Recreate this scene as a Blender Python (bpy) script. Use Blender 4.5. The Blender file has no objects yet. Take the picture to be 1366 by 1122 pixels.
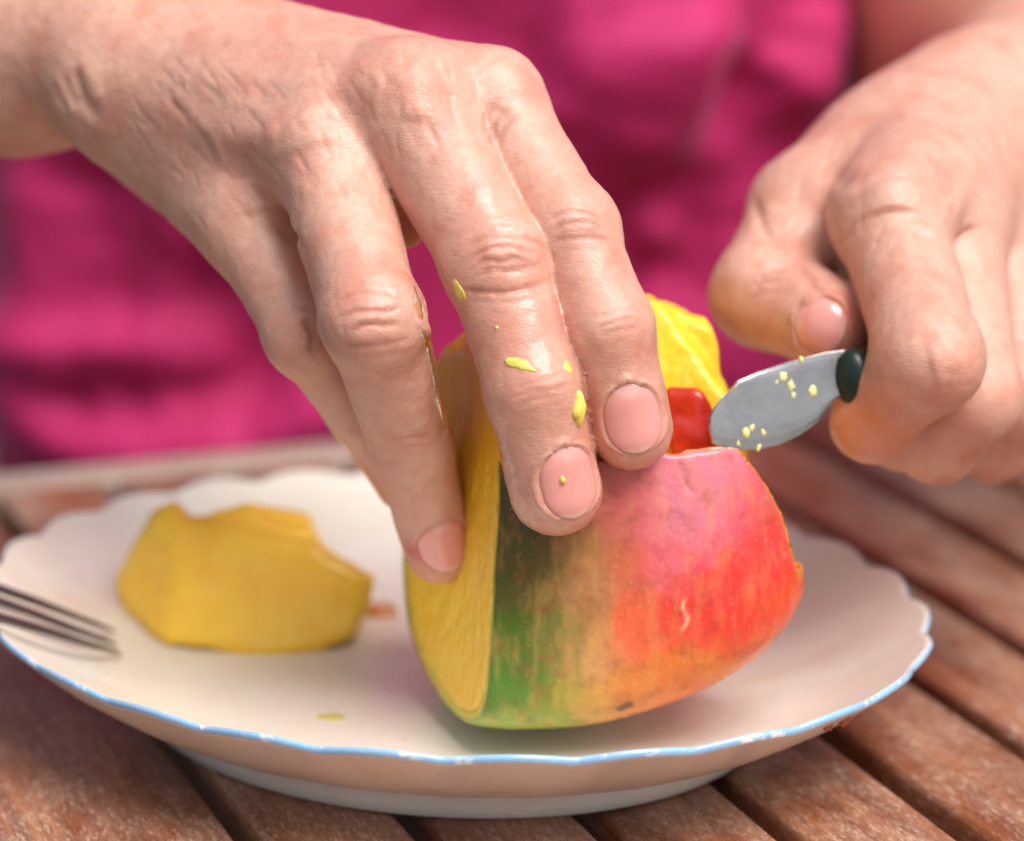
import bpy, math
import numpy as np

# ------------------------------------------------------------------ camera
FPX, CX, CY = 4000.0, 683.0, 561.0          # focal length and centre in photo pixels
PITCH = math.radians(15.0)
CAM = np.array([14.15, -647.7, 245.85])     # mm
RT = np.array([1.0, 0.0, 0.0])
FW = np.array([0.0, math.cos(PITCH), -math.sin(PITCH)])
UP = np.array([0.0, math.sin(PITCH), math.cos(PITCH)])

sc = bpy.context.scene
col = sc.collection
cd = bpy.data.cameras.new("camera")
cam = bpy.data.objects.new("camera", cd)
col.objects.link(cam)
cam.location = tuple(CAM / 1000)
cam.rotation_euler = (math.radians(90) - PITCH, 0, 0)
cd.sensor_width = 36.0
cd.lens = 36.0 * FPX / 1366.0
cd.clip_start, cd.clip_end = 0.05, 200.0
cd.dof.use_dof = True
cd.dof.focus_distance = 0.612
cd.dof.aperture_fstop = 6.5
cd.dof.aperture_blades = 7
sc.camera = cam

# ------------------------------------------------------------------ light
SUN_EL, SUN_AZ = 58.0, 140.0                 # elevation; azimuth from +Y (away) towards +X (right)
world = bpy.data.worlds.new("World")
sc.world = world
world.use_nodes = True
wn, wl = world.node_tree.nodes, world.node_tree.links
sky = wn.new("ShaderNodeTexSky")
sky.sky_type = 'NISHITA'
sky.sun_disc = False
sky.sun_elevation = math.radians(SUN_EL)
sky.sun_rotation = math.radians(SUN_AZ)
sky.dust_density = 4.0
hsv = wn.new("ShaderNodeHueSaturation")
hsv.inputs["Saturation"].default_value = 0.6
wl.new(sky.outputs[0], hsv.inputs["Color"])
wl.new(hsv.outputs[0], wn["Background"].inputs[0])
wn["Background"].inputs[1].default_value = 0.115
sl = bpy.data.lights.new("sun", 'SUN')
sl.energy = 2.8
sl.angle = math.radians(38)
sl.color = (1.0, 0.98, 0.95)
sun = bpy.data.objects.new("sun", sl)
col.objects.link(sun)
sun.rotation_euler = (math.radians(90 - SUN_EL), 0, math.radians(180 - SUN_AZ))
sc.view_settings.view_transform = 'Standard'
sc.view_settings.look = 'None'
sc.view_settings.gamma = 1.0
sc.view_settings.exposure = 0.27
sc.cycles.max_bounces = 6
sc.cycles.diffuse_bounces = 3
sc.cycles.glossy_bounces = 3

# ------------------------------------------------------------------ helpers
f32 = np.float32
rng = np.random.default_rng(7)


def ray(px, py):
    return FW + (px - CX) / FPX * RT - (py - CY) / FPX * UP


def at(px, py, d):
    """photo pixel + distance along the view axis (mm) -> world point (mm)"""
    return CAM + d * ray(px, py)


def on_z(px, py, z):
    r = ray(px, py)
    return CAM + r * (z - CAM[2]) / r[2]


def unit(v):
    v = np.asarray(v, float)
    return v / np.linalg.norm(v)


def lin(r, g, b):
    def f(c):
        c /= 255.0
        return c / 12.92 if c <= 0.04045 else ((c + 0.055) / 1.055) ** 2.4
    return (f(r), f(g), f(b))


def smin(a, b, k):
    h = np.maximum(k - np.abs(a - b), 0) / k
    return np.minimum(a, b) - h * h * k * 0.25


def smax(a, b, k):
    return -smin(-a, -b, k)


def cone(p, a, b, ra, rb, flat=None):
    """tapered capsule; flat=(dir, factor) squashes the section along dir"""
    a = np.asarray(a, f32); b = np.asarray(b, f32)
    ab = b - a
    q = p - a
    t = np.clip(q @ ab / float(ab @ ab), 0, 1)
    w = q - t[:, None] * ab
    if flat is not None:
        n = np.asarray(flat[0], f32)
        w = w + np.outer(w @ n, n * f32(flat[1] - 1))
    return np.sqrt((w * w).sum(1)) - (ra + (rb - ra) * t)


def chain(p, pts, rad, k=4.0):
    d = None
    for i in range(len(pts) - 1):
        e = cone(p, pts[i], pts[i + 1], rad[i], rad[i + 1])
        d = e if d is None else smin(d, e, k)
    return d


def hash3(i, j, k, s):
    n = (i * 374761393 + j * 668265263 + k * 2147483647 + s * 1274126177) & 0xffffffff
    n = ((n ^ (n >> 13)) * 1274126177) & 0xffffffff
    return ((n ^ (n >> 16)) & 0xffff) / 65535.0 * 2 - 1


def noise(p, scale, seed=0):
    """value noise in -1..1; scale = cell size in mm (number or 3 numbers)"""
    q = np.asarray(p, np.float64) / np.asarray(scale, float)
    i = np.floor(q).astype(np.int64)
    f = q - i
    f = f * f * (3 - 2 * f)
    o = 0
    for dx in (0, 1):
        for dy in (0, 1):
            for dz in (0, 1):
                w = (f[:, 0] if dx else 1 - f[:, 0]) * (f[:, 1] if dy else 1 - f[:, 1]) * (f[:, 2] if dz else 1 - f[:, 2])
                o = o + w * hash3(i[:, 0] + dx, i[:, 1] + dy, i[:, 2] + dz, seed)
    return o


def evaluate(fn, p, n=400000):
    return np.concatenate([fn(p[i:i + n]) for i in range(0, len(p), n)])


def surface_nets(fn, lo, hi, h):
    ax = [np.arange(lo[i], hi[i] + h, h, dtype=f32) for i in range(3)]
    nx, ny, nz = map(len, ax)
    P = np.stack(np.meshgrid(*ax, indexing='ij'), -1).reshape(-1, 3)
    K = 4
    Pc = np.stack(np.meshgrid(*[x[::K] for x in ax], indexing='ij'), -1)
    Vc = evaluate(fn, Pc.reshape(-1, 3)).reshape(Pc.shape[:3])
    I3 = [np.minimum((np.arange(n) + K // 2) // K, Vc.shape[i] - 1) for i, n in enumerate((nx, ny, nz))]
    V = Vc[np.ix_(*I3)].reshape(-1).astype(f32)
    near = np.abs(V) < K * h * 1.6
    V[near] = evaluate(fn, P[near])
    V = V.reshape(nx, ny, nz)
    s = V < 0
    cnt = np.zeros((nx - 1, ny - 1, nz - 1), np.int8)
    cor = [(a, b, c) for a in (0, 1) for b in (0, 1) for c in (0, 1)]
    def sh(A, o):
        return A[o[0]:nx - 1 + o[0], o[1]:ny - 1 + o[1], o[2]:nz - 1 + o[2]]
    for o in cor:
        cnt += sh(s, o)
    m = (cnt > 0) & (cnt < 8)
    I = np.argwhere(m)
    ids = np.full(m.shape, -1, np.int64)
    ids[m] = np.arange(len(I))
    acc = np.zeros((len(I), 3)); num = np.zeros(len(I))
    cv = {o: sh(V, o)[m] for o in cor}
    for o in cor:
        for a in range(3):
            if o[a] == 0:
                e = list(o); e[a] = 1; e = tuple(e)
                v0, v1 = cv[o], cv[e]
                x = (v0 < 0) != (v1 < 0)
                t = np.where(x, v0 / np.where(x, v0 - v1, 1), 0)
                pt = np.tile(np.array(o, float), (len(I), 1)); pt[:, a] = t
                acc[x] += pt[x]; num += x
    verts = np.array(lo) + h * (I + acc / num[:, None])
    faces = []
    for a in range(3):
        b, c = (a + 1) % 3, (a + 2) % 3
        sl0 = [slice(None)] * 3; sl1 = [slice(None)] * 3
        sl0[a] = slice(0, -1); sl1[a] = slice(1, None)
        x = s[tuple(sl0)] != s[tuple(sl1)]
        J = np.argwhere(x)
        ok = (J[:, b] > 0) & (J[:, c] > 0) & (J[:, b] < m.shape[b]) & (J[:, c] < m.shape[c])
        J = J[ok]
        flip = s[tuple(sl0)][tuple(J.T)]
        q = []
        for db, dc in ((-1, -1), (0, -1), (0, 0), (-1, 0)):
            K = J.copy(); K[:, b] += db; K[:, c] += dc
            q.append(ids[tuple(K.T)])
        q = np.stack(q, 1)
        q[~flip] = q[~flip][:, ::-1]
        faces.append(q)
    return verts, np.concatenate(faces)


def subdivide(v, q):
    e = np.stack([q, np.roll(q, -1, 1)], -1).reshape(-1, 2)
    es = np.sort(e, 1)
    u, inv = np.unique(es, axis=0, return_inverse=True)
    inv = inv.reshape(-1, 4)
    n, ne = len(v), len(u)
    nv = np.concatenate([v, (v[u[:, 0]] + v[u[:, 1]]) / 2, v[q].mean(1)])
    c = n + ne + np.arange(len(q))
    out = [np.stack([q[:, i], n + inv[:, i], c, n + inv[:, i - 1]], 1) for i in range(4)]
    return nv, np.concatenate(out)


def grad(fn, p, e=0.25):
    p = p.astype(f32)
    g = np.zeros_like(p)
    for k in ((1, -1, -1), (-1, -1, 1), (-1, 1, -1), (1, 1, 1)):
        k = np.array(k, f32)
        g += np.outer(evaluate(fn, p + k * f32(e)), k)
    return g / (4 * e)


def project(fn, v, it=3, lim=1.5):
    for _ in range(it):
        d = evaluate(fn, v.astype(f32))
        g = grad(fn, v)
        st = d / np.maximum((g * g).sum(1), 0.2)
        v = v - np.clip(st, -lim, lim)[:, None] * g
    return v


def normals(fn, v, e=0.4):
    g = grad(fn, v, e)
    return g / np.maximum(np.linalg.norm(g, axis=1, keepdims=True), 1e-6)


def relax(v, q, it=1, w=0.5):
    for _ in range(it):
        acc = np.zeros_like(v); n = np.zeros(len(v))
        for i in range(4):
            a, b = q[:, i], q[:, (i + 1) % 4]
            for x, y in ((a, b), (b, a)):
                for k in range(3):
                    acc[:, k] += np.bincount(x, v[y, k], len(v))
                n += np.bincount(x, minlength=len(v))
        v = v * (1 - w) + w * acc / np.maximum(n, 1)[:, None]
    return v


def march(fn, px, py, d0=480.0, d1=1150.0):
    """points where the view rays through photo pixels meet the solid"""
    px, py = np.atleast_1d(px).astype(float), np.atleast_1d(py).astype(float)
    r = np.stack([ray(a, b) for a, b in zip(px, py)])
    t = np.full(len(px), d0)
    for _ in range(90):
        d = fn((CAM + r * t[:, None]).astype(f32))
        t = t + d * 0.8
        t = np.minimum(t, d1)
    return CAM + r * t[:, None], t < d1 - 1


def pline(pts, n=4):
    """Catmull-Rom through photo pixels"""
    P = np.array(pts, float)
    if len(P) == 2:
        return P[0] + np.linspace(0, 1, 8)[:, None] * (P[1] - P[0])
    Q = np.concatenate([[2 * P[0] - P[1]], P, [2 * P[-1] - P[-2]]])
    out = []
    for i in range(1, len(Q) - 2):
        for t in np.linspace(0, 1, n, endpoint=False):
            a, b, c, d = Q[i - 1:i + 3]
            out.append(0.5 * (2 * b + (c - a) * t + (2 * a - 5 * b + 4 * c - d) * t * t + (3 * b - a - 3 * c + d) * t ** 3))
    out.append(P[-1])
    return np.array(out)


def polydist(p, L):
    """distance to a 3D polyline and position 0..1 along it"""
    best = np.full(len(p), 1e9); tt = np.zeros(len(p))
    n = len(L) - 1
    for i in range(n):
        ab = L[i + 1] - L[i]
        t = np.clip((p - L[i]) @ ab / max(ab @ ab, 1e-9), 0, 1)
        d = np.linalg.norm(p - L[i] - t[:, None] * ab, axis=1)
        m = d < best
        best[m] = d[m]; tt[m] = (i + t[m]) / n
    return best, tt


def stroke_field(fn, v, strokes):
    """sum of soft ridges (+) and creases (-) following lines on the solid: (points, width mm, height mm)"""
    out = np.zeros(len(v))
    for pts, w, hgt in strokes:
        L2 = pline(pts)
        L, ok = march(fn, L2[:, 0], L2[:, 1])
        L = L[ok]
        if len(L) < 2:
            continue
        lo, hi = L.min(0) - 3 * w, L.max(0) + 3 * w
        m = np.where(((v > lo) & (v < hi)).all(1))[0]
        if len(m) == 0:
            continue
        d, t = polydist(v[m], L)
        if w < 1.5:
            d = d * (1 + 0.35 * noise(v[m], 1.6, 7)) + 0.25 * w * noise(v[m], 2.2, 8)
        else:
            d = d * (1 + 0.25 * noise(v[m], 9.0, 7))
        out[m] += hgt * np.exp(-(d / w) ** 2) * np.clip(np.minimum(t, 1 - t) * 5 + 0.12, 0, 1)
    return out


def spot_field(fn, v, px, py, r):
    P, ok = march(fn, px, py)
    return np.exp(-(np.linalg.norm(v - P[0], axis=1) / r) ** 2)


def to_object(name, v, q, mat, parent=None, attrs=None, smooth=True):
    me = bpy.data.meshes.new(name)
    v = np.asarray(v, float) / 1000.0
    if isinstance(q, np.ndarray):
        k = q.shape[1]
        me.vertices.add(len(v)); me.vertices.foreach_set("co", v.astype(f32).ravel())
        me.loops.add(q.size); me.loops.foreach_set("vertex_index", q.astype(np.int32).ravel())
        me.polygons.add(len(q)); me.polygons.foreach_set("loop_start", np.arange(0, q.size, k, dtype=np.int32))
        me.update(calc_edges=True)
        me.validate()
    else:
        me.from_pydata(v.tolist(), [], q)
        me.update()
    if smooth:
        me.polygons.foreach_set("use_smooth", np.ones(len(me.polygons), bool))
    for an, av in (attrs or {}).items():
        av = np.asarray(av)
        if av.ndim == 2:
            a = me.attributes.new(an, 'FLOAT_COLOR', 'POINT')
            a.data.foreach_set("color", np.c_[av, np.ones(len(av))].astype(f32).ravel())
        else:
            a = me.attributes.new(an, 'FLOAT', 'POINT')
            a.data.foreach_set("value", av.astype(f32).ravel())
    me.materials.append(mat)
    o = bpy.data.objects.new(name, me)
    col.objects.link(o)
    if parent is not None:
        o.parent = parent
    return o


def empty(name, loc=(0, 0, 0)):
    o = bpy.data.objects.new(name, None)
    o.location = loc
    o.empty_display_size = 0.02
    col.objects.link(o)
    return o


def tag(o, label=None, cat=None, group=None, kind=None):
    for k, val in (("label", label), ("category", cat), ("group", group), ("kind", kind)):
        if val:
            o[k] = val
    return o


def weld_loft(rings, closed=True):
    """quads between successive rings of points"""
    n = len(rings[0])
    v = np.concatenate(rings)
    q = []
    for i in range(len(rings) - 1):
        for j in range(n if closed else n - 1):
            a, b = i * n + j, i * n + (j + 1) % n
            q.append((a, b, b + n, a + n))
    return v, np.array(q)


# ------------------------------------------------------------------ materials
class Mat:
    def __init__(s, name):
        s.m = bpy.data.materials.new(name); s.m.use_nodes = True
        s.t = s.m.node_tree; s.n = s.t.nodes; s.b = s.n["Principled BSDF"]

    def node(s, typ, **kw):
        x = s.n.new(typ)
        for k, val in kw.items():
            if k.startswith("i_"):
                x.inputs[k[2:].replace("_", " ")].default_value = val
            else:
                setattr(x, k, val)
        return x

    def link(s, a, b):
        s.t.links.new(a, b)

    def set(s, **kw):
        for k, val in kw.items():
            s.b.inputs[k.replace("_", " ")].default_value = val

    def coords(s, scale=(1, 1, 1), kind="Object", rot=(0, 0, 0)):
        tc = s.node("ShaderNodeTexCoord"); mp = s.node("ShaderNodeMapping")
        mp.inputs["Scale"].default_value = scale; mp.inputs["Rotation"].default_value = rot
        s.link(tc.outputs[kind], mp.inputs[0])
        return mp.outputs[0]

    def noise(s, scale, detail=4, vec=None, rough=0.6, dist=0.0):
        x = s.node("ShaderNodeTexNoise")
        x.inputs["Scale"].default_value = scale; x.inputs["Detail"].default_value = detail
        x.inputs["Roughness"].default_value = rough; x.inputs["Distortion"].default_value = dist
        s.link(vec if vec is not None else s.coords(), x.inputs["Vector"])
        return x.outputs["Fac"]

    def voro(s, scale, vec=None, feature='F1', out="Distance"):
        x = s.node("ShaderNodeTexVoronoi", feature=feature)
        x.inputs["Scale"].default_value = scale
        s.link(vec if vec is not None else s.coords(), x.inputs["Vector"])
        return x.outputs[out]

    def ramp(s, fac, stops):
        r = s.node("ShaderNodeValToRGB")
        el = r.color_ramp.elements
        while len(el) < len(stops):
            el.new(0.5)
        for e, (p, c) in zip(el, stops):
            e.position = p
            e.color = (*c, 1) if isinstance(c, tuple) else (c, c, c, 1)
        s.link(fac, r.inputs[0])
        return r.outputs[0]

    def mix(s, fac, a, b, blend='MIX'):
        x = s.node("ShaderNodeMix", data_type='RGBA', blend_type=blend)
        for sock, val in ((x.inputs[0], fac), (x.inputs[6], a), (x.inputs[7], b)):
            if isinstance(val, (int, float)):
                sock.default_value = val
            elif isinstance(val, tuple):
                sock.default_value = (*val, 1)
            else:
                s.link(val, sock)
        return x.outputs[2]

    def math(s, op, a, b=0.0):
        x = s.node("ShaderNodeMath", operation=op)
        for i, val in enumerate((a, b)):
            if isinstance(val, (int, float)):
                x.inputs[i].default_value = val
            else:
                s.link(val, x.inputs[i])
        return x.outputs[0]

    def attr(s, name, out="Color"):
        x = s.node("ShaderNodeAttribute"); x.attribute_name = name
        return x.outputs[out]

    def bump(s, hts):
        """hts: list of (height socket, distance m, strength)"""
        prev = None
        for h, dist, st in hts:
            b = s.node("ShaderNodeBump")
            b.inputs["Distance"].default_value = dist; b.inputs["Strength"].default_value = st
            s.link(h, b.inputs["Height"])
            if prev is not None:
                s.link(prev, b.inputs["Normal"])
            prev = b.outputs[0]
        s.link(prev, s.b.inputs["Normal"])
        return prev

    def base(s, c):
        if isinstance(c, tuple):
            s.b.inputs["Base Color"].default_value = (*c, 1)
        else:
            s.link(c, s.b.inputs["Base Color"])

    def sss(s, w, rad, scale):
        s.b.inputs["Subsurface Weight"].default_value = w
        s.b.inputs["Subsurface Radius"].default_value = rad
        s.b.inputs["Subsurface Scale"].default_value = scale


def make_skin():
    M = Mat("skin")
    c = M.attr("tint")
    mott = M.noise(260, 3)
    c = M.mix(M.ramp(mott, [(0.35, 0.0), (0.7, 0.5)]), c, lin(200, 138, 118))
    fine = M.noise(900, 2)
    c = M.mix(M.ramp(fine, [(0.4, 0.0), (0.75, 0.16)]), c, lin(236, 190, 165))
    M.base(c)
    wet = M.attr("wet", "Fac")
    rough = M.math('ADD', M.math('MULTIPLY', M.noise(1500, 2), 0.18), 0.28)
    wn_ = M.math('MULTIPLY', wet, M.ramp(M.noise(420, 2), [(0.3, 0.55), (0.6, 1.0)]))
    rg = M.node("ShaderNodeMix", data_type='FLOAT')
    M.link(wn_, rg.inputs[0]); M.link(rough, rg.inputs[2]); rg.inputs[3].default_value = 0.12
    M.link(rg.outputs[0], M.b.inputs["Roughness"])
    M.link(wet, M.b.inputs["Coat Weight"])
    M.set(Coat_Roughness=0.05, Specular_IOR_Level=0.5)
    M.sss(0.22, (1.0, 0.34, 0.18), 0.0035)
    cells = M.voro(1150, M.coords((1, 1.5, 1)), 'DISTANCE_TO_EDGE')
    lines = M.noise(1.0, 3, M.coords((420, 1500, 1500), rot=(0, 0.9, 0.2)))
    M.bump([(M.ramp(cells, [(0.0, 0.0), (0.12, 1.0)]), 0.00010, 0.3), (lines, 0.00028, 0.42), (M.noise(2600, 2), 0.00006, 0.5)])
    return M.m


def make_nail():
    M = Mat("nail")
    c = M.attr("tint")
    ridg = M.noise(1.0, 2, M.coords((1, 1, 1), "UV"))
    M.base(c)
    M.set(Roughness=0.2, Coat_Weight=0.6, Coat_Roughness=0.1)
    M.sss(0.25, (1.0, 0.4, 0.3), 0.002)
    M.bump([(M.noise(900, 2), 0.00004, 0.4)])
    return M.m


def make_flesh(name, a, b, dark, fib=(700, 700, 180), juicy=0.3):
    M = Mat(name)
    n1 = M.noise(1.0, 4, M.coords(fib))
    n2 = M.noise(110, 3)
    c = M.mix(M.ramp(n2, [(0.3, 0.0), (0.72, 1.0)]), a, b)
    c = M.mix(M.ramp(n1, [(0.5, 0.0), (0.8, 0.25)]), c, dark)
    if name == "mango_flesh":
        c = M.mix(M.attr("shaded_orange", "Fac"), c, lin(240, 156, 22))
    M.base(c)
    M.link(M.math('ADD', M.math('MULTIPLY', n2, 0.35), 0.55 - juicy), M.b.inputs["Roughness"])
    M.set(Specular_IOR_Level=0.45)
    M.sss(0.35, (1.0, 0.6, 0.2), 0.006)
    M.set(Coat_Weight=0.35, Coat_Roughness=0.12)
    M.bump([(n1, 0.0008, 0.45), (M.noise(1.0, 3, M.coords((1500, 1500, 500))), 0.0003, 0.5)])
    return M.m


def make_plain(name, c, rough=0.5, **kw):
    M = Mat(name)
    M.base(c); M.set(Roughness=rough, **kw)
    return M.m


# ------------------------------------------------------------------ setting: ground under the table
def build_ground():
    M = Mat("paving")
    n = M.noise(3, 6)
    M.base(M.ramp(n, [(0.3, (0.05, 0.042, 0.036)), (0.7, (0.11, 0.095, 0.08))]))
    M.set(Roughness=0.9)
    M.bump([(M.noise(40, 5), 0.004, 0.5)])
    s = 30000.0
    o = to_object("ground", [(-s, -s, -720), (s, -s, -720), (s, s, -720), (-s, s, -720)], [(0, 1, 2, 3)], M.m, smooth=False)
    tag(o, kind="structure")


# ------------------------------------------------------------------ slatted wooden table
TH = math.radians(20.9)
TD = np.array([-math.sin(TH), math.cos(TH), 0])      # along the slats, away from the camera
TN = np.array([math.cos(TH), math.sin(TH), 0])       # across the slats


def wood_material():
    M = Mat("weathered_wood")
    info = M.node("ShaderNodeObjectInfo")
    tc = M.node("ShaderNodeTexCoord")
    add = M.node("ShaderNodeVectorMath", operation='MULTIPLY_ADD')
    comb = M.node("ShaderNodeCombineXYZ")
    for i in range(3):
        M.link(info.outputs["Random"], comb.inputs[i])
    M.link(comb.outputs[0], add.inputs[0]); add.inputs[1].default_value = (3.7, 9.1, 5.3)
    M.link(tc.outputs["Object"], add.inputs[2])
    def mp(sx, sy, sz):
        m = M.node("ShaderNodeMapping"); m.inputs["Scale"].default_value = (sx, sy, sz)
        M.link(add.outputs[0], m.inputs[0]); return m.outputs[0]
    grain = M.noise(1.0, 6, mp(520, 14, 520), 0.65, 0.6)
    band = M.noise(1.0, 4, mp(120, 6, 120), 0.55, 1.2)
    blotch = M.noise(1.0, 5, mp(45, 22, 45), 0.65)
    fleck = M.noise(1.0, 5, mp(900, 110, 900), 0.7)
    c = M.ramp(band, [(0.28, lin(100, 54, 32)), (0.5, lin(148, 88, 56)), (0.72, lin(180, 120, 82))])
    c = M.mix(M.ramp(grain, [(0.45, 0.0), (0.72, 0.6)]), c, lin(84, 46, 32))
    # greyed, sun-bleached worn patches and pale flecks where the oil has gone
    c = M.mix(M.math('MULTIPLY', M.ramp(blotch, [(0.42, 0.0), (0.68, 0.8)]), M.ramp(fleck, [(0.35, 0.25), (0.62, 1.0)])), c, lin(196, 164, 142))
    spk = M.noise(1.0, 4, mp(1100, 340, 1100), 0.75)
    pit = M.noise(1.0, 3, mp(1500, 260, 1500), 0.7)
    c = M.mix(M.math('MULTIPLY', M.ramp(spk, [(0.52, 0.0), (0.64, 0.75)]), M.ramp(blotch, [(0.38, 0.1), (0.58, 1.0)])), c, lin(222, 200, 182))
    c = M.mix(M.ramp(pit, [(0.58, 0.0), (0.68, 0.65)]), c, lin(66, 36, 26))
    tint = M.ramp(info.outputs["Random"], [(0.0, (0.78, 0.72, 0.68)), (1.0, (1.08, 1.0, 0.94))])
    c = M.mix(1.0, c, tint, 'MULTIPLY')
    M.base(c)
    M.link(M.math('ADD', M.math('MULTIPLY', blotch, 0.3), 0.28), M.b.inputs["Roughness"])
    M.bump([(grain, 0.0005, 0.5), (fleck, 0.0004, 0.4), (band, 0.0008, 0.3)])
    return M.m


def bevel_box(sx, sy, sz, b):
    """box with rounded long edges, centred in x and y, top at z = 0"""
    prof = []
    for cx, cz, a0 in ((sx / 2 - b, -b, 0), (-sx / 2 + b, -b, 90), (-sx / 2 + b, -sz + b, 180), (sx / 2 - b, -sz + b, 270)):
        for a in (0, 30, 60, 90):
            t = math.radians(a0 + a)
            prof.append((cx + b * math.cos(t), cz + b * math.sin(t)))
    prof = np.array(prof); n = len(prof)
    rings = []
    for y, inset in ((-sy / 2, 1.2), (-sy / 2 + 1.2, 0), (sy / 2 - 1.2, 0), (sy / 2, 1.2)):
        c = np.array([0, -sz / 2])
        pr = c + (prof - c) * np.array([1 - 2 * inset / sx, 1 - 2 * inset / sz])
        rings.append(np.c_[pr[:, 0], np.full(n, y), pr[:, 1]])
    v, q = weld_loft(rings)
    faces = [tuple(int(i) for i in f) for f in q[:, ::-1]]
    faces.append(tuple(range(n))[::1]); faces.append(tuple(range(3 * n, 4 * n))[::-1])
    return v, faces


def build_table():
    wood = wood_material()
    t = tag(empty("table", tuple(np.array([0.1, 0.0, -0.72]))), "slatted brown wooden garden table with dark gaps under the plate", "table")
    off = -np.array(t.location)
    v, f = bevel_box(29.8, 620, 24, 2.2)
    first = None
    for k in range(-2, 10):
        g = 9.3 + 35.3 * k + 17.65
        c = TN * g + TD * (226 - 311)
        if first is None:
            o = to_object("slat", v, f, wood, t); first = o
        else:
            o = first.copy(); col.objects.link(o); o.parent = t
        o.location = tuple(off + c / 1000 + np.array([0, 0, float(rng.uniform(-0.0004, 0.0004))]))
        o.rotation_euler = (0, 0, TH + float(rng.uniform(-0.002, 0.002)))
    n0, n1 = -64.0 - 86.0, 9.3 + 35.3 * 10
    vb, fb = bevel_box(86.0, 620, 24, 2.6)
    o = to_object("side_board", vb, fb, wood, t)
    o.location = tuple(off + (TN * (-64.0 - 43.0) + TD * (226 - 311)) / 1000)
    o.rotation_euler = (0, 0, TH)
    v, f = bevel_box(17, n1 - n0 + 20, 30, 3)
    SW = Mat("sky_sheen_wood")  # pale colour paints the sky's grazing reflection onto the rail
    SW.base(SW.ramp(SW.noise(1.0, 5, SW.coords((60, 10, 60))), [(0.3, lin(138, 112, 98)), (0.7, lin(182, 162, 150))])); SW.set(Roughness=0.45)
    r = to_object("end_rail", v, f, SW.m, t)
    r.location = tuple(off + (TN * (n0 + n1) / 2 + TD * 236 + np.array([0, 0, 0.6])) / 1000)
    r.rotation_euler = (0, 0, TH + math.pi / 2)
    v, f = bevel_box(30, n1 - n0 - 20, 25, 3)
    for d in (190, -330):
        b = to_object("support_beam", v, f, wood, t)
        b.location = tuple(off + (TN * (n0 + n1) / 2 + TD * d + np.array([0, 0, -19])) / 1000)
        b.rotation_euler = (0, 0, TH + math.pi / 2)
    v, f = bevel_box(45, 45, 676, 4)
    for d in (190, -330):
        for n in (n0 + 40, n1 - 40):
            b = to_object("leg", v, f, wood, t)
            b.location = tuple(off + (TN * n + TD * d + np.array([0, 0, -44.2])) / 1000)
            b.rotation_euler = (0, 0, TH)


# ------------------------------------------------------------------ plate
PC = np.array([-0.8, 10.7]); PA, PB = 113.6, 97.3
PU = np.array([0.8106, -0.5856]); PV = np.array([0.5856, 0.8106])
TOP = [(0.0, 8.4), (0.15, 8.4), (0.3, 8.4), (0.45, 8.4), (0.55, 8.5), (0.62, 9.1), (0.69, 10.5), (0.76, 12.7), (0.82, 15.0), (0.88, 18.8), (0.93, 22.4), (0.97, 25.6), (0.99, 27.4)]
EDGE = [(0.999, 28.2), (1.004, 28.2), (1.007, 27.6), (1.004, 26.8)]
UNDER = [(0.99, 25.4), (0.96, 22.6), (0.91, 18.4), (0.85, 14.2), (0.78, 10.2), (0.70, 7.4), (0.62, 6.2), (0.5, 5.8), (0.25, 5.8), (0.02, 5.8)]
NL = 26


def plate_ring(rho, z, n=624, lift=0.0):
    th = np.linspace(0, 2 * math.pi, n, endpoint=False)
    w = np.clip((rho - 0.6) / 0.4, 0, 1); w = w * w * (3 - 2 * w)
    lob = np.sqrt(np.sin(NL * th / 2 + 0.4) ** 2 + 0.01)
    k = 1 + 0.017 * w * (lob - 0.8)
    zz = z + 1.6 * w * (0.4 + 0.6 * w) * (lob - 0.6) + lift
    x = (rho * k * PA) * np.cos(th); y = (rho * k * PB) * np.sin(th)
    xy = PC + np.outer(x, PU) + np.outer(y, PV)
    return np.c_[xy, zz]


def plate_z(x, y):
    """height of the plate's upper surface"""
    d = np.array([x, y]) - PC
    rho = math.hypot(d @ PU / PA, d @ PV / PB)
    return float(np.interp(rho, [p[0] for p in TOP], [p[1] for p in TOP]))


def on_plate(px, py):
    z = 7.0
    for _ in range(12):
        P = on_z(px, py, z)
        z = plate_z(P[0], P[1])
    return on_z(px, py, z)


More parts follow.
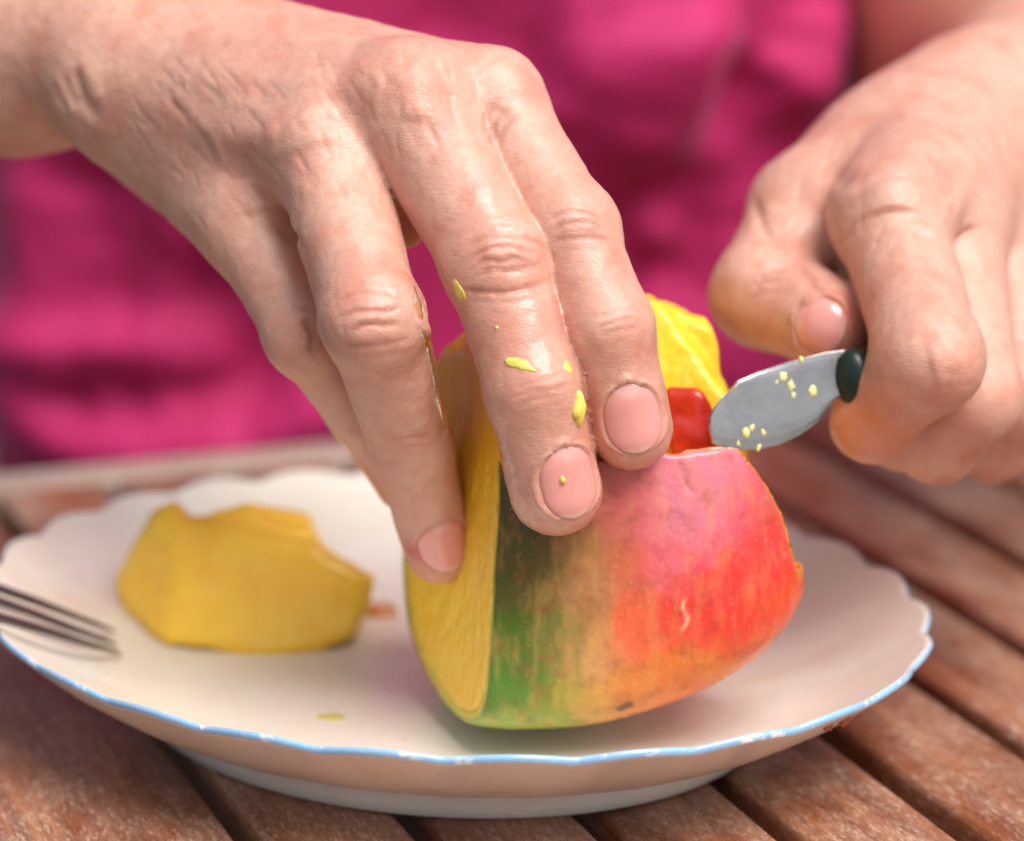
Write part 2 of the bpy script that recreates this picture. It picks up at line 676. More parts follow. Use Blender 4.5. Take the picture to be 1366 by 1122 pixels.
def build_plate():
    M = Mat("glazed_porcelain")
    n = M.noise(25, 4)
    c = M.ramp(n, [(0.35, lin(244, 239, 228)), (0.65, lin(238, 230, 214))])
    # thin dried juice smears
    sm = M.ramp(M.noise(28, 5, M.coords((1, 1.8, 1)), 0.6, 1.0), [(0.56, 0.0), (0.72, 0.4)])
    c = M.mix(sm, c, lin(232, 196, 160))
    M.base(c)
    M.set(Coat_Weight=0.25, Coat_Roughness=0.12)
    M.link(M.math('ADD', M.math('MULTIPLY', M.noise(60, 4), 0.22), 0.2), M.b.inputs["Roughness"])
    M.bump([(M.noise(90, 2), 0.0003, 0.15)])
    root = tag(empty("plate"), "white oval scalloped plate with a thin blue rim holding the mango", "plate")
    prof = TOP[1:] + EDGE + UNDER
    rings = [plate_ring(r, z) for r, z in prof]
    v, q = weld_loft(rings)
    nn = 624
    faces = [tuple(int(i) for i in f) for f in q] + [tuple(range(nn))[::-1], tuple(range(len(v) - nn, len(v)))]
    to_object("dish", v, faces, M.m, root)
    foot = [(0.675, 6.6), (0.672, 3.4), (0.664, 0.9), (0.655, 0.25), (0.64, 0.25), (0.63, 1.2), (0.625, 5.2)]
    v, q = weld_loft([plate_ring(r, z, 160) for r, z in foot])
    to_object("foot_ring", v, q, M.m, root)
    B = Mat("blue_rim_line")
    w1 = B.ramp(B.noise(130, 4, None, 0.7), [(0.56, 0.0), (0.64, 1.0)])
    w2 = B.ramp(B.noise(900, 3), [(0.6, 0.0), (0.7, 0.6)])
    c = B.mix(w1, lin(150, 192, 228), lin(232, 236, 240))
    c = B.mix(w2, c, lin(225, 230, 236))
    B.base(c); B.set(Roughness=0.18, Coat_Weight=0.4)
    band = [(1.003, 28.36), (1.0048, 28.37), (1.0087, 27.6), (1.0057, 26.75)]
    v, q = weld_loft([plate_ring(r, z) for r, z in band])
    to_object("rim_band", v, q, B.m, root)


build_ground()
build_table()
build_plate()

# ------------------------------------------------------------------ mango
MC = np.array([33.0, -12.0, 56.0])                   # centre
NLEFT = unit((-0.93, -0.36, 0.08)); PLEFT = np.array([6.0, -38.0, 48.0])   # cut cheek facing left
NRIGHT = unit((0.77, -0.14, 0.62)); PRIGHT = at(1014, 612, 640)               # cut face on the right, turned away
PTOP = at(930, 581, 634)                             # upper edge of the skin left on the front
NTOP = unit((0.02, -0.10, 1.0))
NTOP2 = unit((-0.07, -0.10, 1.0)); PTOP2 = at(818, 592, 630)


def mango_outer(p):
    q = p - MC.astype(f32)
    # tilted, slightly egg-shaped body
    c, s = math.cos(math.radians(8)), math.sin(math.radians(8))
    x = c * q[:, 0] + s * q[:, 2]; z = -s * q[:, 0] + c * q[:, 2]; y = q[:, 1]
    ax = 45.8 - 0.06 * z
    ay = 39.0 - 0.07 * z
    az = 46.2
    e = 2.8 + 1.3 * np.clip(-z / 25.0, 0, 1)      # boxier towards the base
    k = (np.abs(x / ax) ** e + np.abs(y / ay) ** e + np.abs(z / az) ** e) ** (1 / e)
    d = (k - 1) * 42.0
    n = np.array([0.62, -0.05, -0.78], f32)
    d = smax(d, f32(9.6) - p[:, 2], 15.0)     # settled base
    return smax(d, q @ n - 46.0, 20.0)      # flatter flank at the lower right


NRIGHT2 = unit((0.95, -0.16, 0.22)); PRIGHT2 = at(1063, 730, 648)


NBACK = unit((0.78, 0.62, 0.0)); PBACK = at(1050, 735, 654)


def plane(p, n, o):
    return (p - np.asarray(o, f32)) @ np.asarray(n, f32)


def notch(p):
    """block cut out of the upper front right by the knife; its floor falls away from the viewer"""
    b = plane(p, unit((-0.05, -0.45, -1.0)), PTOP + np.array([0, 0, -8.0]))
    n = smax(b, plane(p, unit((0.12, 1.0, -0.30)), PTOP + np.array([0.0, 17.0, 0.0])), 2.0)
    return smax(n, f32(at(878, 597, 634)[0]) - p[:, 0], 2.0)


def mango_flesh(p):
    d = mango_outer(p) + 1.3
    d = d + (1.5 * noise(p, 11.0, 3) + 0.8 * noise(p, 4.0, 4)) * np.clip((p[:, 2] - 70) / 10, 0, 1).astype(f32)   # knife facets on the peeled top
    d = smax(d, plane(p, NLEFT, PLEFT), 1.5)
    r = np.maximum(plane(p, NRIGHT, PRIGHT), plane(p, NRIGHT2, PRIGHT2)) + 0.6
    d = smax(d, np.minimum(r, f32(MC[1] + 4) - p[:, 1]), 1.5)
    d = smax(d, plane(p, unit((0.97, 0.05, 0.22)), at(968, 505, 665)), 2.0)
    d = smax(d, plane(p, NBACK, PBACK) + 0.8, 1.5)
    d = smax(d, -notch(p), 1.5)
    return d.astype(f32)


def mango_skin(p):
    o = mango_outer(p)
    wob = 0.6 * noise(p, 3.0, 5) + 0.7 * noise(p, 8.0, 6)
    d = smax(o, -(o + 2.2), 0.5)
    d = smax(d, plane(p, NLEFT, PLEFT) + 0.15, 0.5)
    d = smax(d, smax(plane(p, NRIGHT, PRIGHT), plane(p, NRIGHT2, PRIGHT2), 6.0) + 0.15 * wob, 0.6)
    d = smax(d, plane(p, NBACK, PBACK), 0.6)
    d = smax(d, np.maximum(plane(p, NTOP, PTOP), plane(p, NTOP2, PTOP2)) + wob, 0.6)
    return d.astype(f32)


def rbf_colour(X, Z, ctrl, s):
    num = np.zeros((len(X), 3)); den = np.zeros(len(X))
    for x, z, c in ctrl:
        w = np.exp(-((X - x) ** 2 + (Z - z) ** 2) / (2 * s * s)) + 1e-6
        num += w[:, None] * np.array(lin(*c)); den += w
    return num / den[:, None]


def build_mango():
    root = tag(empty("mango", tuple(np.array([MC[0], MC[1], 8.4]) / 1000)),
               "half-peeled cut mango with red, orange and green skin standing on the plate", "mango")
    off = np.array([MC[0], MC[1], 8.4])
    lo, hi = MC - 54, MC + 54
    v, q = surface_nets(mango_flesh, lo, hi, 1.5)
    v, q = subdivide(v, q)
    v = project(mango_flesh, v, 2)
    nr = normals(mango_flesh, v)
    v = v + nr * (0.07 * noise(v, (1.2, 1.2, 4.0), 2) + 0.16 * noise(v, 0.9, 8) + 0.2 * noise(v, 3.0, 9))[:, None]
    shaded_orange = np.clip((v[:, 2] - 68) / 14, 0, 1) * np.clip((28 - v[:, 0]) / 12, 0, 1) * (0.55 + 0.35 * noise(v, 5.0, 12))  # upper left flesh: deeper orange, with the fingers' shade painted in
    FL = make_flesh("mango_flesh", lin(255, 206, 52), lin(255, 194, 40), lin(255, 226, 110), (520, 520, 300), 0.36)
    to_object("flesh", v - off, q, FL, root, {"shaded_orange": shaded_orange})

    v, q = surface_nets(mango_skin, lo, hi, 1.1)
    v, q = subdivide(v, q)
    v = project(mango_skin, v, 2, 0.8)
    X, Z = v[:, 0] - 32.6, v[:, 2] - 54.5
    wx = X + 3.0 * noise(v, (7, 7, 16), 21) + 1.8 * noise(v, (2.0, 2.0, 6), 22) + 0.8 * noise(v, 0.9, 25)
    wz = Z + 3.2 * noise(v, 8, 23) + 1.6 * noise(v, 2.6, 24)

    def K(px, py, c):
        return ((px - 795) * 0.158, (690 - py) * 0.163, c)
    ctrl = [K(665, 700, (74, 78, 30)), K(690, 660, (80, 78, 34)), K(680, 780, (66, 98, 24)), K(680, 860, (74, 124, 24)), K(705, 820, (78, 106, 28)), K(700, 740, (78, 88, 30)), K(660, 930, (150, 170, 70)), K(720, 940, (146, 158, 48)),
            K(720, 700, (92, 82, 38)), K(735, 780, (110, 112, 46)), K(735, 870, (118, 138, 38)),
            K(775, 720, (176, 124, 78)), K(785, 800, (196, 140, 84)), K(785, 880, (196, 150, 66)), K(790, 950, (184, 150, 58)),
            K(780, 670, (150, 108, 60)), K(830, 690, (206, 104, 74)), K(840, 780, (224, 96, 60)), K(835, 860, (214, 122, 52)), K(850, 930, (206, 128, 46)),
            K(830, 640, (205, 105, 95)), K(870, 640, (220, 104, 112)), K(920, 615, (216, 116, 130)), K(890, 690, (226, 88, 88)), K(955, 640, (224, 84, 94)),
            K(960, 700, (226, 58, 58)), K(920, 760, (222, 62, 50)), K(1010, 700, (224, 54, 48)), K(1035, 760, (230, 74, 44)), K(980, 770, (220, 60, 46)),
            K(900, 850, (218, 112, 44)), K(960, 830, (214, 120, 40)), K(1010, 820, (224, 92, 44)), K(930, 890, (204, 96, 48)), K(600, 800, (110, 130, 40))]
    tint = rbf_colour(wx, wz, ctrl, 3.6)
    o_ = mango_outer(v.astype(f32))
    ins = np.clip((-o_ - 0.55) / 0.5, 0, 1)[:, None]            # cut thickness of the peel shows orange
    left = np.clip((2.5 - np.abs(plane(v.astype(f32), NLEFT, PLEFT))) / 1.0, 0, 1)[:, None]
    tint = tint * (1 - ins) + ins * (np.array(lin(250, 140, 44)) * (1 - left) + left * np.array(lin(214, 196, 60)))
    # waxy pale bloom with a ragged lower edge near the top
    bl = np.clip((Z - (-2.0 + 6 * noise(v, 5, 31) + 2.5 * noise(v, 1.6, 32))) / 3.0, 0, 1) * np.clip((X - 8) / 5, 0, 1) * np.clip((32 - X) / 8, 0, 1)
    tint = tint * (1 - 0.18 * bl[:, None]) + 0.18 * bl[:, None] * np.array(lin(232, 150, 178))
    nr = normals(mango_skin, v)
    out = (1 - ins[:, 0])
    disp = 0.25 * noise(v, 11, 41) + 0.10 * noise(v, 3.2, 42)
    lines = [([(914, 797), (911, 812), (917, 825), (908, 845)], 0.35, 0.22), ([(905, 600), (912, 640), (925, 660)], 0.5, -0.3)]
    sc_ = np.clip(stroke_field(mango_skin, v, [(l[0], 0.38, 1.0) for l in lines[:1]]), 0, 1)[:, None]
    tint = tint * (1 - 0.8 * sc_) + 0.8 * sc_ * np.array(lin(244, 196, 150))
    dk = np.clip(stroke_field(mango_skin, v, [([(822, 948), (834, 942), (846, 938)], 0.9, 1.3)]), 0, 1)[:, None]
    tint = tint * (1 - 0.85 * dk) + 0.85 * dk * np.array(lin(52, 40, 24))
    disp = disp + stroke_field(mango_skin, v, lines)
    v = v + nr * (disp * out)[:, None]
    S = Mat("mango_peel")
    c = S.attr("tint")
    stre = S.noise(1.0, 4, S.coords((330, 330, 90)), 0.6)
    c = S.mix(S.ramp(stre, [(0.46, 0.0), (0.74, 0.36)]), c, lin(226, 160, 88))
    c = S.mix(S.ramp(S.noise(240, 4), [(0.5, 0.0), (0.72, 0.42)]), c, lin(130, 58, 34))
    dots = S.ramp(S.voro(420), [(0.0, 1.0), (0.10, 0.0)])
    keep = S.ramp(S.noise(150, 2), [(0.52, 0.0), (0.6, 1.0)])
    c = S.mix(S.math('MULTIPLY', S.math('MULTIPLY', dots, keep), 0.75), c, lin(60, 44, 26))
    pale = S.ramp(S.voro(620, S.coords((1, 1, 0.8))), [(0.0, 1.0), (0.16, 0.0)])
    c = S.mix(S.math('MULTIPLY', pale, 0.35), c, lin(244, 200, 150))
    S.base(c)
    S.link(S.math('ADD', S.math('MULTIPLY', S.noise(190, 4), 0.3), 0.15), S.b.inputs["Roughness"])
    S.set(Specular_IOR_Level=0.45, Coat_Weight=0.12, Coat_Roughness=0.25)
    S.bump([(S.voro(620), 0.0002, 0.35), (S.noise(500, 3), 0.00025, 0.4), (S.noise(1.0, 4, S.coords((260, 260, 80))), 0.0004, 0.3)])
    to_object("peel", v - off, q, S.m, root, {"tint": tint})

    # upright glossy flap of red peel left standing behind the notch
    fc = at(922, 566, 648)

    def flap(p):
        q = p - fc.astype(f32)
        bow = 21.0 - 0.020 * (q[:, 2] + 6) ** 2 + 0.8 * noise(p, 5.0, 77)
        d = np.abs(np.sqrt(q[:, 0] ** 2 + (q[:, 1] - 16.0) ** 2) - bow) - 1.1
        d = smax(d, (np.abs((q[:, 0] + 0.25 * q[:, 2]) / 5.6) ** 3 + np.abs(np.maximum(q[:, 2], 0) / 8.8) ** 3) ** (1 / 3) * 6 - 6, 1.0)
        d = smax(d, np.abs(q[:, 2] + 4) - 13.0, 1.0)
        d = smax(d, q[:, 1] - 4.0, 0.5)
        return d.astype(f32)
    c0 = fc
    v, q = surface_nets(flap, c0 - 16, c0 + 16, 0.8)
    v = project(flap, v, 2, 0.6)
    v = v + normals(flap, v) * (0.25 * noise(v, 3.0, 51))[:, None]
    RM = Mat("red_peel")
    RM.base(RM.mix(RM.ramp(RM.noise(200, 4), [(0.35, 0.0), (0.7, 1.0)]), lin(160, 22, 8), lin(190, 42, 16)))
    RM.set(Roughness=0.3, Specular_IOR_Level=0.5, Coat_Weight=0.3, Coat_Roughness=0.1)
    RM.bump([(RM.noise(420, 3), 0.0003, 0.5)])
    to_object("peel_flap", v - off, q, RM.m, root)["label"] = "glossy dark red flap of peel standing behind the notch"


build_mango()

# ------------------------------------------------------------------ person: hands, arms, torso
def pts(*L):
    return [at(*l) for l in L]


CAMX, CAMY, CAMZ = RT, UP, -FW        # right, up, towards the camera


def tip_depth(px, py, back):
    P, ok = march(lambda p: np.minimum(mango_flesh(p), mango_skin(p)), px, py)
    return float((P[0] - CAM) @ FW) - back


D_MID = tip_depth(752, 672, 7.0)
D_IND = tip_depth(846, 640, 4.5)
D_RNG = tip_depth(592, 800, 6.0)

# ---- the hand that steadies the mango (image left)
A = dict(
    index=(pts((652, 135, 634), (758, 307, D_IND + 2), (812, 438, D_IND - 4), (842, 572, D_IND)), (10.0, 9.9, 9.1, 8.6)),
    middle=(pts((545, 140, 628), (662, 350, D_MID - 1), (712, 520, D_MID - 6), (741, 653, D_MID)), (12.2, 10.7, 9.6, 9.6)),
    ring=(pts((430, 195, 632), (498, 428, 610), (550, 600, D_RNG - 14), (586, 733, D_RNG)), (11.8, 10.0, 8.5, 7.6)),
    pinky=(pts((326, 292, 645), (408, 446, 636), (482, 548, 648), (538, 640, 664)), (9.6, 8.2, 7.2, 6.6)),
)
WRA = at(150, 54, 676)
ARM_A = pts((150, 50, 678), (20, 42, 694), (-330, -60, 750), (-760, -260, 880), (-520, -1100, 1010))
ARM_A_R = (21.0, 24.3, 34.0, 40.0, 50.0)
PN_A = unit(0.35 * UP - 1.0 * FW + 0.05 * RT)       # out of the back of the hand


def hand_a(p):
    """palm with knuckles, four fingers, thumb, forearm and upper arm"""
    m = []
    base = {'index': at(205, 45, 672), 'middle': at(175, 80, 668), 'ring': at(165, 115, 668), 'pinky': at(196, 160, 674)}
    rb = {'index': 13.5, 'middle': 14, 'ring': 13.5, 'pinky': 12.5}
    rk = {'index': 10.8, 'middle': 12.4, 'ring': 11.6, 'pinky': 10.8}
    palm = cone(p, WRA, (base['middle'] + base['ring']) / 2, 20.5, 17, (PN_A, 1.2))
    for k in ('index', 'middle', 'ring', 'pinky'):
        mc = A[k][0][0]
        inn = mc - PN_A * 1.5
        palm = smin(palm, cone(p, base[k], inn, rb[k], rk[k]), 9.0)
    # heel and fleshy edge of the palm
    palm = smin(palm, cone(p, at(222, 188, 686), at(330, 285, 668), 13.5, 11.5), 7.0)
    palm = smin(palm, cone(p, at(260, 60, 700), at(480, 190, 668), 15, 12), 12.0)
    palm = smin(palm, cone(p, at(475, 205, 640), at(540, 300, 641), 8, 4.5), 6.0)
    palm = smin(palm, cone(p, at(590, 130, 638), at(640, 200, 630), 7, 5), 6.0)
    arm = chain(p, ARM_A, ARM_A_R, 18.0)
    palm = smin(palm, arm, 6.0)
    # thumb, reaching round behind the mango
    th = chain(p, pts((300, 60, 700), (520, 190, 716), (660, 330, 716), (760, 445, 706)), (13, 11, 10, 9), 4)
    palm = smin(palm, th, 10.0)
    out = None
    for k in ('index', 'middle', 'ring', 'pinky'):
        P, R = A[k]
        f = chain(p, P, R, 3.0)
        # knuckle swelling and soft finger pulp
        f = smin(f, np.linalg.norm(p - P[1].astype(f32), axis=1) - R[1] * 1.01, 3.0)
        d = smin(palm, f, 7.5 if k != 'pinky' else 5.5)
        out = d if out is None else smin(out, d, 0.8)
    return out.astype(f32)


# ---- the hand that holds the knife (image right)
B = dict(
    index=(pts((1186, 290, 662), (1241, 478, 634), (1164, 562, 648), (1205, 580, 670)), (12.0, 10.9, 8.3, 8.4)),
    middle=(pts((1268, 305, 682), (1296, 528, 654), (1250, 584, 664), (1270, 560, 690)), (12.0, 10.6, 9.4, 9.0)),
    ring=(pts((1338, 335, 706), (1362, 530, 680), (1325, 585, 690), (1330, 560, 712)), (11.6, 10.4, 9.4, 8.5)),
    pinky=(pts((1400, 375, 730), (1420, 530, 706), (1385, 575, 714), (1385, 550, 732)), (10.4, 9.2, 8.4, 7.6)),
)
THUMB_B = (pts((1215, 190, 722), (1078, 282, 690), (1020, 392, 672), (1106, 432, 660)), (15.0, 12.5, 11.6, 10.4))
WRB = at(1335, 175, 742)
ARM_B = pts((1335, 175, 742), (1400, 150, 800), (1395, 110, 985), (1200, -1000, 1010))
ARM_B_R = (25.0, 27.0, 52.0, 58.0)
PN_B = unit(0.75 * UP - 0.6 * FW + 0.1 * RT)


def hand_b(p):
    base = {'index': at(1265, 150, 728), 'middle': at(1300, 165, 734), 'ring': at(1335, 190, 742), 'pinky': at(1365, 220, 752)}
    rk = {'index': 12.6, 'middle': 12.6, 'ring': 12.0, 'pinky': 11.0}
    palm = cone(p, WRB, (base['middle'] + base['ring']) / 2, 24, 18, (PN_B, 1.2))
    for k in ('index', 'middle', 'ring', 'pinky'):
        palm = smin(palm, cone(p, base[k], B[k][0][0], 15, rk[k]), 9.0)
    palm = smin(palm, cone(p, at(1190, 210, 712), at(1150, 325, 684), 15, 12), 9.0)
    palm = smin(palm, chain(p, ARM_B, ARM_B_R, 22.0), 12.0)
    tb = chain(p, *THUMB_B, 4.0)
    # first web between thumb and index
    web = smin(palm, chain(p, THUMB_B[0][:2], THUMB_B[1][:2], 4.0), 14.0)
    out = smin(web, tb, 5.0)
    for k in ('index', 'middle', 'ring', 'pinky'):
        P, R = B[k]
        f = chain(p, P, R, 4.0)
        d = smin(palm, f, 6.0)
        out = smin(out, d, 1.2)
    return out.astype(f32)


TC = at(550, 300, 1045)             # middle of the torso


def torso_r(p, grow=0.0):
    q = p - TC.astype(f32)
    z = q[:, 2]
    hw = 143 + 6 * np.clip(z / 150, -1.5, 1.5) + grow
    hd = 98 + 10 * np.exp(-((z - 90) / 70) ** 2) - 6 * np.exp(-((z + 30) / 60) ** 2) + grow
    k = (np.abs(q[:, 0] / hw) ** 2.4 + np.abs(q[:, 1] / hd) ** 2.4) ** (1 / 2.4)
    return (k - 1) * hd


def body_rest(p):
    t = smax(torso_r(p, -22.0), np.abs(p[:, 2] - (TC[2] + 0)) - 330, 40.0)
    d = smin(t, chain(p, ARM_A, ARM_A_R, 18.0), 45.0)
    d = smin(d, chain(p, ARM_B, ARM_B_R, 22.0), 45.0)
    sh = TC + np.array([0, 0, 330.0])
    d = smin(d, cone(p, sh + np.array([-130, 0, -40]), sh + np.array([130, 0, -40]), 60, 60), 40.0)
    d = smin(d, cone(p, sh, sh + np.array([0, -10, 90.0]), 62, 56), 40.0)
    return d.astype(f32)


STROKES_A = [
    # middle finger, first joint
    ([(618, 335), (640, 318), (675, 312), (715, 322), (735, 338)], 0.7, -0.30),
    ([(622, 350), (645, 334), (680, 330), (712, 338)], 0.6, -0.34),
    ([(628, 362), (648, 346), (668, 350), (684, 344), (706, 350)], 0.55, -0.36),
    ([(632, 372), (655, 360), (678, 362), (700, 358), (722, 352)], 0.6, -0.26),
    ([(615, 385), (650, 390), (690, 388), (734, 374)], 0.6, -0.42),
    ([(622, 400), (660, 404), (700, 400), (738, 388)], 0.7, -0.16),
    ([(610, 318), (650, 300), (700, 300)], 0.9, -0.14),
    ([(640, 340), (675, 336), (705, 344)], 2.4, 0.35),
    ([(640, 368), (680, 374), (715, 366)], 1.6, 0.25),
    # middle finger, last joint
    ([(680, 532), (705, 522), (735, 520), (765, 510)], 0.55, -0.22),
    ([(688, 545), (712, 532), (745, 528)], 0.5, -0.20),
    ([(684, 520), (715, 510), (755, 500)], 0.6, -0.14),
    ([(700, 556), (725, 544), (752, 540)], 0.6, -0.12),
    # index finger
    ([(728, 296), (750, 284), (780, 284), (808, 296)], 0.55, -0.28),
    ([(732, 308), (756, 298), (785, 296), (806, 304)], 0.55, -0.30),
    ([(735, 322), (765, 318), (800, 318), (815, 320)], 0.6, -0.26),
    ([(740, 272), (768, 268), (796, 276)], 0.8, -0.16),
    ([(745, 335), (775, 332), (812, 334)], 0.7, -0.12),
    ([(745, 302), (772, 292), (800, 300)], 2.0, 0.28),
    ([(795, 438), (820, 430), (850, 424)], 0.55, -0.20),
    ([(798, 448), (825, 440), (856, 436)], 0.5, -0.18),
    ([(792, 425), (820, 418), (846, 412)], 0.6, -0.12),
    # ring finger
    ([(444, 408), (470, 392), (505, 388), (540, 398)], 0.6, -0.26),
    ([(450, 425), (475, 415), (510, 416), (534, 410)], 0.6, -0.46),
    ([(468, 444), (482, 434), (512, 434), (534, 432)], 0.6, -0.50),
    ([(455, 460), (485, 462), (520, 458), (550, 452)], 0.7, -0.26),
    ([(448, 400), (480, 378), (520, 376)], 0.9, -0.14),
    ([(460, 472), (495, 478), (545, 468)], 0.8, -0.16),
    ([(458, 434), (490, 424), (530, 422)], 2.0, 0.30),
    ([(462, 450), (495, 448), (535, 444)], 1.6, 0.28),
    ([(515, 590), (545, 584), (580, 582)], 0.6, -0.18),
    ([(518, 602), (550, 598), (586, 594)], 0.6, -0.14),
    # little finger crease and fold
    ([(402, 425), (416, 440), (418, 462), (410, 470)], 1.2, -0.9),
    ([(425, 436), (424, 460), (418, 474)], 1.4, 0.8),
    ([(385, 405), (402, 412), (418, 410)], 0.8, -0.30),
    # web folds at the finger roots
    ([(370, 300), (385, 312), (398, 322), (404, 335)], 1.4, -0.9),
    ([(655, 195), (660, 165), (680, 142)], 0.8, -0.40),
    ([(665, 200), (672, 172), (690, 152)], 0.7, -0.26),
    ([(648, 180), (650, 155), (664, 132)], 0.8, -0.26),
    # film of juice along the ring finger's inner side
    ([(549, 350), (560, 400), (575, 470), (590, 540), (601, 588)], 1.3, 0.55),
    ([(556, 425), (566, 442), (576, 450)], 1.0, 0.4),
    # wrist folds
    ([(98, 88), (104, 118), (116, 142), (132, 156)], 1.8, -1.2),
    ([(84, 100), (92, 128), (102, 146)], 1.4, -0.7),
    ([(110, 80), (122, 112), (136, 138)], 2.4, 0.4),
    ([(70, 110), (78, 132), (90, 150)], 1.4, -0.35),
    # tendons, knuckle humps and veins on the back of the hand
    ([(215, 95), (320, 100), (430, 105), (520, 112)], 4.0, 0.68),
    ([(260, 170), (330, 180), (400, 188)], 3.6, 0.56),
    ([(225, 60), (380, 45), (520, 60), (630, 95)], 4.2, 0.50),
    ([(250, 215), (300, 250), (335, 275)], 3.2, 0.37),
    ([(530, 90), (548, 108), (556, 140), (552, 165)], 4.0, 0.87),
    ([(395, 150), (412, 172), (420, 200)], 4.2, 0.81),
    ([(335, 235), (345, 260), (352, 285)], 3.6, 0.56),
    ([(655, 80), (680, 100), (695, 130)], 4.0, 0.50),
    ([(300, 130), (350, 150), (365, 190), (350, 240)], 1.7, 0.34),
    ([(365, 190), (420, 150), (470, 150)], 1.5, 0.28),
    ([(240, 130), (290, 190), (300, 230)], 1.6, 0.28),
    ([(450, 80), (500, 105), (500, 160), (480, 210)], 1.5, 0.19),
    ([(480, 130), (470, 200), (490, 260)], 5.0, -0.50),
    ([(600, 110), (605, 160), (612, 200)], 4.5, -0.56),
    ([(370, 200), (372, 250), (385, 300)], 4.5, -0.50),
    ([(330, 130), (430, 140), (500, 145)], 4.0, -0.31),
]
for i in range(84):       # fine diagonal skin lines over the back of the hand and wrist
    x = float(rng.uniform(150, 620)); y = float(rng.uniform(40, 290)) * (0.55 + 0.45 * (620 - x) / 470) + 30
    L = float(rng.uniform(22, 60)); a = math.radians(float(rng.uniform(48, 75)) + (x - 380) * 0.06)
    STROKES_A.append(([(x, y), (x + L * .5 * math.cos(a) + float(rng.uniform(-4, 4)), y + L * .5 * math.sin(a)), (x + L * math.cos(a), y + L * math.sin(a))], 0.5, -0.165))

STROKES_B = [
    ([(1004, 262), (1012, 290), (1030, 320), (1062, 345)], 1.3, -0.9),
    ([(1066, 352), (1090, 385), (1120, 415)], 1.2, -0.4),
    ([(1186, 240), (1190, 265), (1192, 285)], 5.5, 1.9),
    ([(1265, 260), (1275, 290), (1280, 310)], 5.0, 1.9),
    ([(1240, 490), (1262, 484), (1282, 468)], 4.5, 0.8), ([(1228, 300), (1236, 330), (1250, 370)], 3.0, -0.9),
    ([(1220, 452), (1245, 446), (1275, 438)], 1.0, -0.16), ([(1225, 468), (1250, 462), (1282, 452)], 1.0, -0.16),
    ([(1010, 372), (1028, 362), (1050, 360)], 0.8, -0.3),
    ([(1240, 170), (1215, 210), (1195, 250)], 4.0, 1.0),
    ([(1300, 200), (1285, 240), (1272, 275)], 4.0, 0.9),
    ([(1100, 232), (1125, 240), (1155, 240)], 2.4, -0.5),
    ([(1080, 220), (1110, 255), (1150, 258)], 3.0, 0.4),
    ([(1240, 190), (1255, 210), (1285, 228)], 2.4, 0.9),
    ([(1270, 165), (1300, 185), (1320, 190)], 2.0, 0.7),
    ([(1255, 500), (1275, 495), (1290, 480)], 1.0, -0.15),
    ([(1005, 385), (1020, 375), (1045, 372)], 0.8, -0.3),
    ([(1000, 398), (1018, 390), (1045, 388)], 0.8, -0.25),
    ([(1072, 410), (1085, 402), (1100, 402)], 1.2, 0.4),
]

for i in range(40):
    x = float(rng.uniform(1060, 1350)); y = float(rng.uniform(120, 330)); L = float(rng.uniform(20, 46)); a = math.radians(float(rng.uniform(95, 150)))
    STROKES_B.append(([(x, y), (x + L * .5 * math.cos(a) + float(rng.uniform(-4, 4)), y + L * .5 * math.sin(a)), (x + L * math.cos(a), y + L * math.sin(a))], 0.7, -0.165))

# fingernails: (field, centre pixel, finger axis in pixels, half width mm, half length mm)
NAILS = [
    ("A", (846, 558), A['index'][0][3] - A['index'][0][2], 5.7, 7.3),
    ("A", (763, 643), A['middle'][0][3] - A['middle'][0][2], 6.0, 7.6),
    ("A", (596, 728), A['ring'][0][3] - A['ring'][0][2], 5.4, 6.4),
    ("B", (1091, 436), THUMB_B[0][3] - THUMB_B[0][2], 6.0, 5.6),
]


def nail_frames():
    out = []
    for which, (px, py), ax, hw, hl in NAILS:
        fn = hand_a if which == "A" else hand_b
        P, ok = march(fn, px, py)
        P = P[0]
        n = normals(fn, P[None], 1.5)[0]
        a = unit(ax - n * (ax @ n)); l = np.cross(n, a)
        out.append((which, fn, P, n, a, l, hw, hl))
    return out


FRAMES = nail_frames()


def nail_outline(t):
    """half width (0..1) of the nail along t = -1 (cuticle) .. 1 (free edge)"""
    t = np.asarray(t, float)
    lo = np.sqrt(np.clip(1 - np.clip((-t + 0.1) / 1.1, 0, 1) ** 2.3, 0, 1))
    hi = np.sqrt(np.clip(1 - np.clip((t - 0.2) / 0.81, 0, 1) ** 2.3, 0, 1))
    return np.clip(lo * hi * (1 - 0.05 * t), 0, 1)


